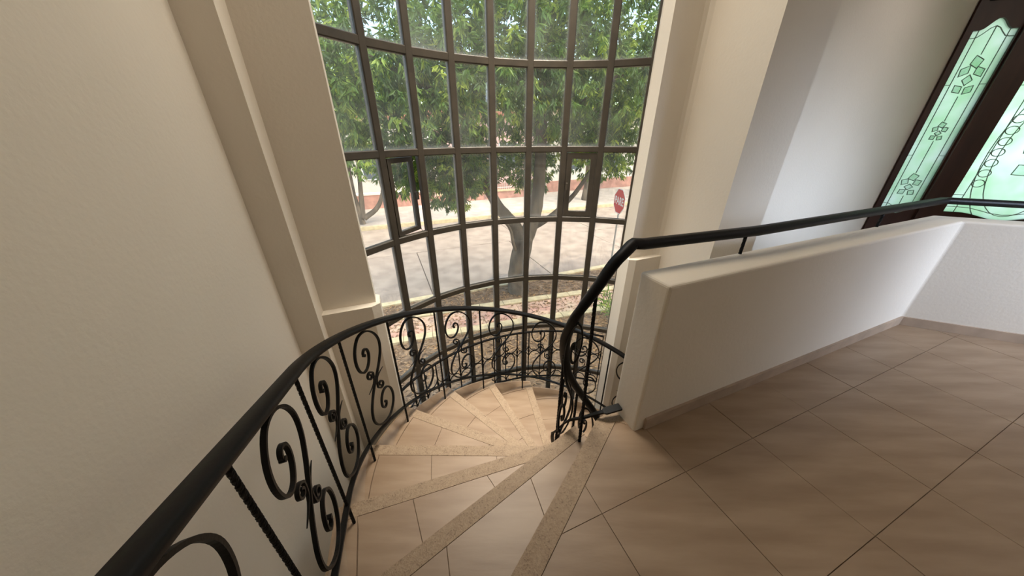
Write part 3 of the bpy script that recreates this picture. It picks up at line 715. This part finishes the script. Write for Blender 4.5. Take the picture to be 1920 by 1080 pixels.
def tree(name, label, base, limbs, blobs, m='leaf', leafL=.145, per=13, group=None, cat='tree'):
    root = empty(name, base); props(root, label, cat, group)
    mb = MB()
    for pts, r0, r1 in limbs:
        P = catmull(pts, 5); n = len(P)
        P = [p+Vector((random.uniform(-1, 1), random.uniform(-1, 1), 0))*r0*.08 for p in P]
        mb.sweep(P, Vector((1, 0.2, 0)), circ(1, 10), scale=[r0+(r1-r0)*(i/(n-1)) for i in range(n)])
    mb.build('trunk', M['bark'], root, True)
    lv = []
    for (c, rx, rz, cnt) in blobs:
        for _ in range(int(cnt*1.3) if m == 'leaf' else cnt):
            d = rnd_dir(); rr = random.random()**.45; p = Vector(c)+Vector((d.x*rx*rr, d.y*rx*rr, d.z*rz*rr)); tn = min(1, max(0, random.gauss(.45, .27)))
            ax = (d+Vector((0, 0, -.4))).normalized()
            for _2 in range(per):
                q = (ax*.5+rnd_dir()*.8+Vector((0, 0, -.55))).normalized()
                lv.append((p+rnd_dir()*.05, q, rnd_dir(), leafL*random.uniform(.7, 1.2), leafL*.27, min(1, max(0, tn+random.gauss(0, .12)))))
    leaves_mesh('foliage', lv, M[m], root)
    return root
T = W(2.25, 6.05, LOW)
def tp(u, v, z): return W(u, v, z)
tree('mango_tree', 'thick-trunked tree forking low in the garden strip before the street', T,
     [([tp(2.2, 6.0, LOW-.1), tp(2.22, 6.0, -2.0), tp(2.32, 6.0, -1.2)], .30, .24),
      ([tp(2.30, 6.0, -1.35), tp(2.08, 6.1, -.85), tp(1.68, 6.2, -.35), tp(1.35, 6.3, .5), tp(1.1, 6.3, 1.8)], .19, .07),
      ([tp(2.34, 6.0, -1.35), tp(2.62, 6.0, -.6), tp(2.72, 6.0, .5), tp(2.7, 5.9, 2.6)], .22, .10),
      ([tp(2.5, 6.0, -1.0), tp(2.95, 5.9, -.75), tp(3.55, 5.7, -.15), tp(4.1, 5.6, .7)], .085, .04),
      ([tp(2.25, 5.95, -1.75), tp(2.02, 5.9, -1.35), tp(1.93, 5.9, -.95), tp(1.7, 5.9, -.6)], .05, .025),
      ([tp(2.7, 6.0, 1.0), tp(3.6, 5.4, 1.9), tp(4.6, 5.0, 2.6)], .09, .04), ([tp(1.2, 6.3, 1.2), tp(.3, 5.7, 1.9), tp(-.8, 5.3, 2.3)], .08, .03)],
     [(tp(1.7, 5.6, 2.3), 2.1, 1.5, 800), (tp(3.6, 5.4, 2.4), 1.9, 1.5, 750), (tp(-.1, 5.4, 2.2), 1.7, 1.5, 550), (tp(.5, 6.2, .75), 1.15, .75, 330),
      (tp(.55, 5.9, .15), .6, .5, 90), (tp(2.75, 6.6, .65), .75, .9, 210), (tp(4.3, 5.8, .9), 1.0, .8, 240), (tp(2.2, 5.2, 3.8), 2.6, 1.0, 600), (tp(-1.5, 5.2, 2.0), 1.3, 1.1, 300), (tp(-.35, 6.0, .75), .7, .7, 130), (tp(1.3, 6.4, .5), .8, .6, 150), (tp(4.9, 5.0, 2.4), 1.3, 1.4, 260)])
X = W(-1.95, 15.0, LOW)
tree('street_tree', 'several-stemmed pale tree on the opposite kerb at far left', X,
     [([W(-1.9, 15, LOW), W(-1.95, 15, -2.35), W(-2.3, 15, -1.3), W(-2.5, 15, .6)], .16, .07), ([W(-1.85, 15, -2.4), W(-1.7, 15, -1.2), W(-1.5, 15, .7)], .14, .06),
      ([W(-1.8, 15, -2.4), W(-1.1, 15, -1.9), W(-.7, 15, -.9), W(-.6, 15, .6)], .13, .05), ([W(-1.9, 15, -2.4), W(-2.7, 15, -1.7), W(-3.1, 15, -.3)], .11, .05), ([W(-1.85, 15, -2.4), W(-2.0, 15, -1.3), W(-1.95, 15, .9)], .12, .05)],
     [(W(-2, 15, 2.6), 2.6, 2.2, 700), (W(-1.4, 14.6, .3), 1.3, .9, 160), (W(-3.3, 15, .6), 1.2, 1.2, 160)], 'leaffar', .24, 9)
tree('street_tree', 'slim upright tree by the far kerb behind the thick trunk', W(11.2, 16.0, LOW),
     [([W(11.2, 16, LOW), W(11.25, 16, -1), W(11.2, 16, 2.5)], .30, .16)], [(W(11.2, 16, 3.2), 2.8, 2.6, 800), (W(11.0, 15.7, .2), 1.4, .9, 150)], 'leaffar', .26, 9)
tree('street_tree', 'sunlit tree behind the pink fence across the street', W(3.5, 30.0, LOW),
     [([W(3.5, 30, LOW), W(3.6, 30, 2.5)], .35, .2)], [(W(3.0, 30, 4.2), 5.0, 4.2, 1300), (W(9.4, 30, 4.6), 4.6, 4.2, 1000), (W(-3.5, 30, 4.6), 5.0, 4.2, 1000)], 'leaffar', .42, 9)
tree('street_tree', 'tall tree closing the view at far right beyond the sign', W(17.2, 16.4, LOW),
     [([W(17.2, 16.4, LOW), W(17.2, 16.4, 2.5)], .25, .12)], [(W(17.2, 16.4, 3.6), 2.6, 3.2, 900)], 'leaffar', .3, 9)

# fallen leaves over the garden soil
lv = []
for _ in range(16000):
    u = random.uniform(-3.5, 8); v = 1.9+4.5*random.random()
    a = random.uniform(0, 2*PI); d = Vector((math.cos(a), math.sin(a), random.uniform(-.1, .25))).normalized()
    lv.append((W(u, v, LOW-.01+random.random()*.02), d, Vector((0, 0, 1)), random.uniform(.06, .15), random.uniform(.02, .045), min(1, max(0, random.gauss(.5, .25)))))
lo = leaves_mesh('fallen_leaves', lv, M['litter']); props(lo, 'dry brown leaves scattered over the garden soil', 'leaves')
# small shrub right of the path
def shrub(name, label, base, n, L, spread, m='leaf', group=None):
    root = empty(name, base); props(root, label, 'shrub', group); lv = []; mb = MB()
    for i in range(n):
        a = random.uniform(0, 2*PI); r = spread*random.random(); h = L*random.uniform(.5, 1.3)
        tipd = Vector((math.cos(a)*spread*1.2, math.sin(a)*spread*1.2, h)); b = base+Vector((math.cos(a)*r*.3, math.sin(a)*r*.3, 0))
        if i % 4 == 0: mb.sweep([b, b+tipd*.6, b+tipd], Vector((1, 0, .2)), circ(.008, 5))
        for j in range(9):
            p = b+tipd*(.25+.09*j); q = (tipd.normalized()*.6+rnd_dir()*.8).normalized(); lv.append((p, q, rnd_dir(), .17, .03, min(1, max(0, random.gauss(.62, .2)))))
    mb.build('stem', M['bark'], root); leaves_mesh('foliage', lv, M[m], root); return root
shrub('garden_shrub', 'spiky yellow-green shrub growing at the right end of the path', W(3.75, 3.75, LOW), 42, .55, .35)
shrub('garden_shrub', 'low green plant below the sign beside the near kerb', W(5.9, 5.6, LOW), 24, .35, .35)

# stop sign
sg = empty('stop_sign', W(5.44, 6.2, LOW)); props(sg, 'red octagonal stop sign on a slim steel pole by the kerb', 'sign')
mb = MB(); mb.sweep([W(5.44, 6.2, LOW-.1), W(5.44, 6.2, -0.25)], Vector((1, 0, 0)), circ(.028, 10)); mb.build('pole', M['galv'], sg)
sn = Vector((-.99, -.13, 0)).normalized(); sr = Vector((0, 0, 1)).cross(sn).normalized(); scn = W(5.44, 6.2, -.56)+sn*.035
def octa(r, d0, d1, m, nm):
    mb = MB(); pts = [(r*math.cos(PI/8+i*PI/4), r*math.sin(PI/8+i*PI/4)) for i in range(8)]
    vs_ = [scn+sr*x+Vector((0, 0, y))+sn*d0 for x, y in pts]+[scn+sr*x+Vector((0, 0, y))+sn*d1 for x, y in pts]
    mb.add(vs_, [tuple(range(8)), tuple(range(15, 7, -1))]+[(i, (i+1) % 8, 8+(i+1) % 8, 8+i) for i in range(8)]); return mb.build(nm, m, sg)
octa(.37, -.004, 0, M['signwhite'], 'border'); plate = octa(.345, 0, .002, M['signred'], 'plate')
tcu = bpy.data.curves.new('lettering', 'FONT'); tcu.body = 'PARE'; tcu.size = .26; tcu.align_x = 'CENTER'; tcu.align_y = 'CENTER'; tcu.extrude = .001
tcu.offset = 0.006
tob = bpy.data.objects.new('lettering', tcu); COL.objects.link(tob); bpy.context.view_layer.update()
dg_ = bpy.context.evaluated_depsgraph_get(); tme = bpy.data.meshes.new_from_object(tob.evaluated_get(dg_)); bpy.data.objects.remove(tob)
tme.materials.clear(); tme.materials.append(M['signwhite'])
for v in tme.vertices: co = v.co.copy(); v.co = scn+sr*(co.x*.92)+Vector((0, 0, co.y*1.15))+sn*(.004+co.z)
tob = bpy.data.objects.new('lettering', tme); link(tob, plate)

# houses and fence across the street
def house(name, label, u0, u1, v0, z1, m, wins, roofh=.8, door=None, plinth='brick'):
    root = empty(name, W((u0+u1)/2, v0, LOW)); props(root, label, 'house', 'houses across the street')
    mb = MB(); mb.box(u0, u1, v0, v0+3, LOW, z1); wl = mb.build('wall', M[m], root)
    mb = MB(); mb.box(u0-.05, u1+.05, v0-.12, v0, LOW, LOW+.75); mb.build('plinth', M[plinth], root)
    mb = MB(); mb.prism([W(u0-.4, v0-.6), W(u1+.4, v0-.6), W(u1+.4, v0+3), W(u0-.4, v0+3)], z1, z1+.18); mb.build('roof', M['roof'], root)
    for (a, b, c, d) in wins:
        mb = MB(); mb.box(a-.07, b+.07, v0-.05, v0-.0, c-.07, d+.07); f = mb.build('window', M['signwhite'], root)
        mb = MB(); mb.box(a, b, v0-.065, v0-.05, c, d); mb.build('pane', M['winglass'], f)
    return root
house('house', 'cream house with red plinth behind the far-left street tree', -14, 2.6, 19.6, 1.9, 'creamwall', [(-4.6, -3.2, -1.2, .4), (-1.6, -.2, -1.2, .4), (-8, -6.6, -1.2, .4)])
house('house', 'pink house with red plinth behind the bar fence', 3.0, 9.5, 20.4, 2.2, 'pinkwall', [(4.2, 5.4, -1.1, .5), (7.0, 8.4, -1.1, .5)])
house('house', 'cream house beyond the slim upright tree at right', 10.4, 24, 19.8, 2.6, 'creamwall', [(11.6, 13.0, -1.2, .5), (15.0, 16.4, -1.2, .5)])
fn = empty('bar_fence', W(4.5, 18.6, LOW)); props(fn, 'pink fence of thin upright bars on a brick base across the street', 'fence')
mb = MB(); mb.box(2.2, 8.3, 18.5, 18.75, LOW, LOW+.5); mb.build('brick_base', M['brick'], fn)
mb = MB(); mb.box(2.2, 8.3, 18.42, 18.83, LOW+.5, LOW+.58); mb.build('coping', M['kerb'], fn)
mb = MB()
for i in range(44): u = 2.25+i*.14; mb.box(u, u+.03, 18.6, 18.63, LOW+.58, LOW+2.0)
o = mb.build('upright_bars', M['whiteiron'], fn); o['kind'] = 'stuff'
for z in (LOW+.70, LOW+1.9): mb = MB(); mb.box(2.2, 8.3, 18.595, 18.635, z, z+.05); mb.build('cross_bar', M['whiteiron'], fn)
for u in (2.1, 5.2, 8.3): mb = MB(); mb.box(u, u+.16, 18.5, 18.7, LOW, LOW+2.15); mb.build('post', M['pinkwall'], fn)
lw = empty('garden_wall', W(-4, 18.0, LOW)); props(lw, 'low red brick garden wall with pale cap before the cream house', 'wall')
mb = MB(); mb.box(-12, 1.7, 18.3, 18.55, LOW, LOW+.8); mb.build('brickwork', M['brick'], lw)
mb = MB(); mb.box(-12.05, 1.75, 18.25, 18.6, LOW+.8, LOW+.9); mb.build('cap', M['creamwall'], lw)
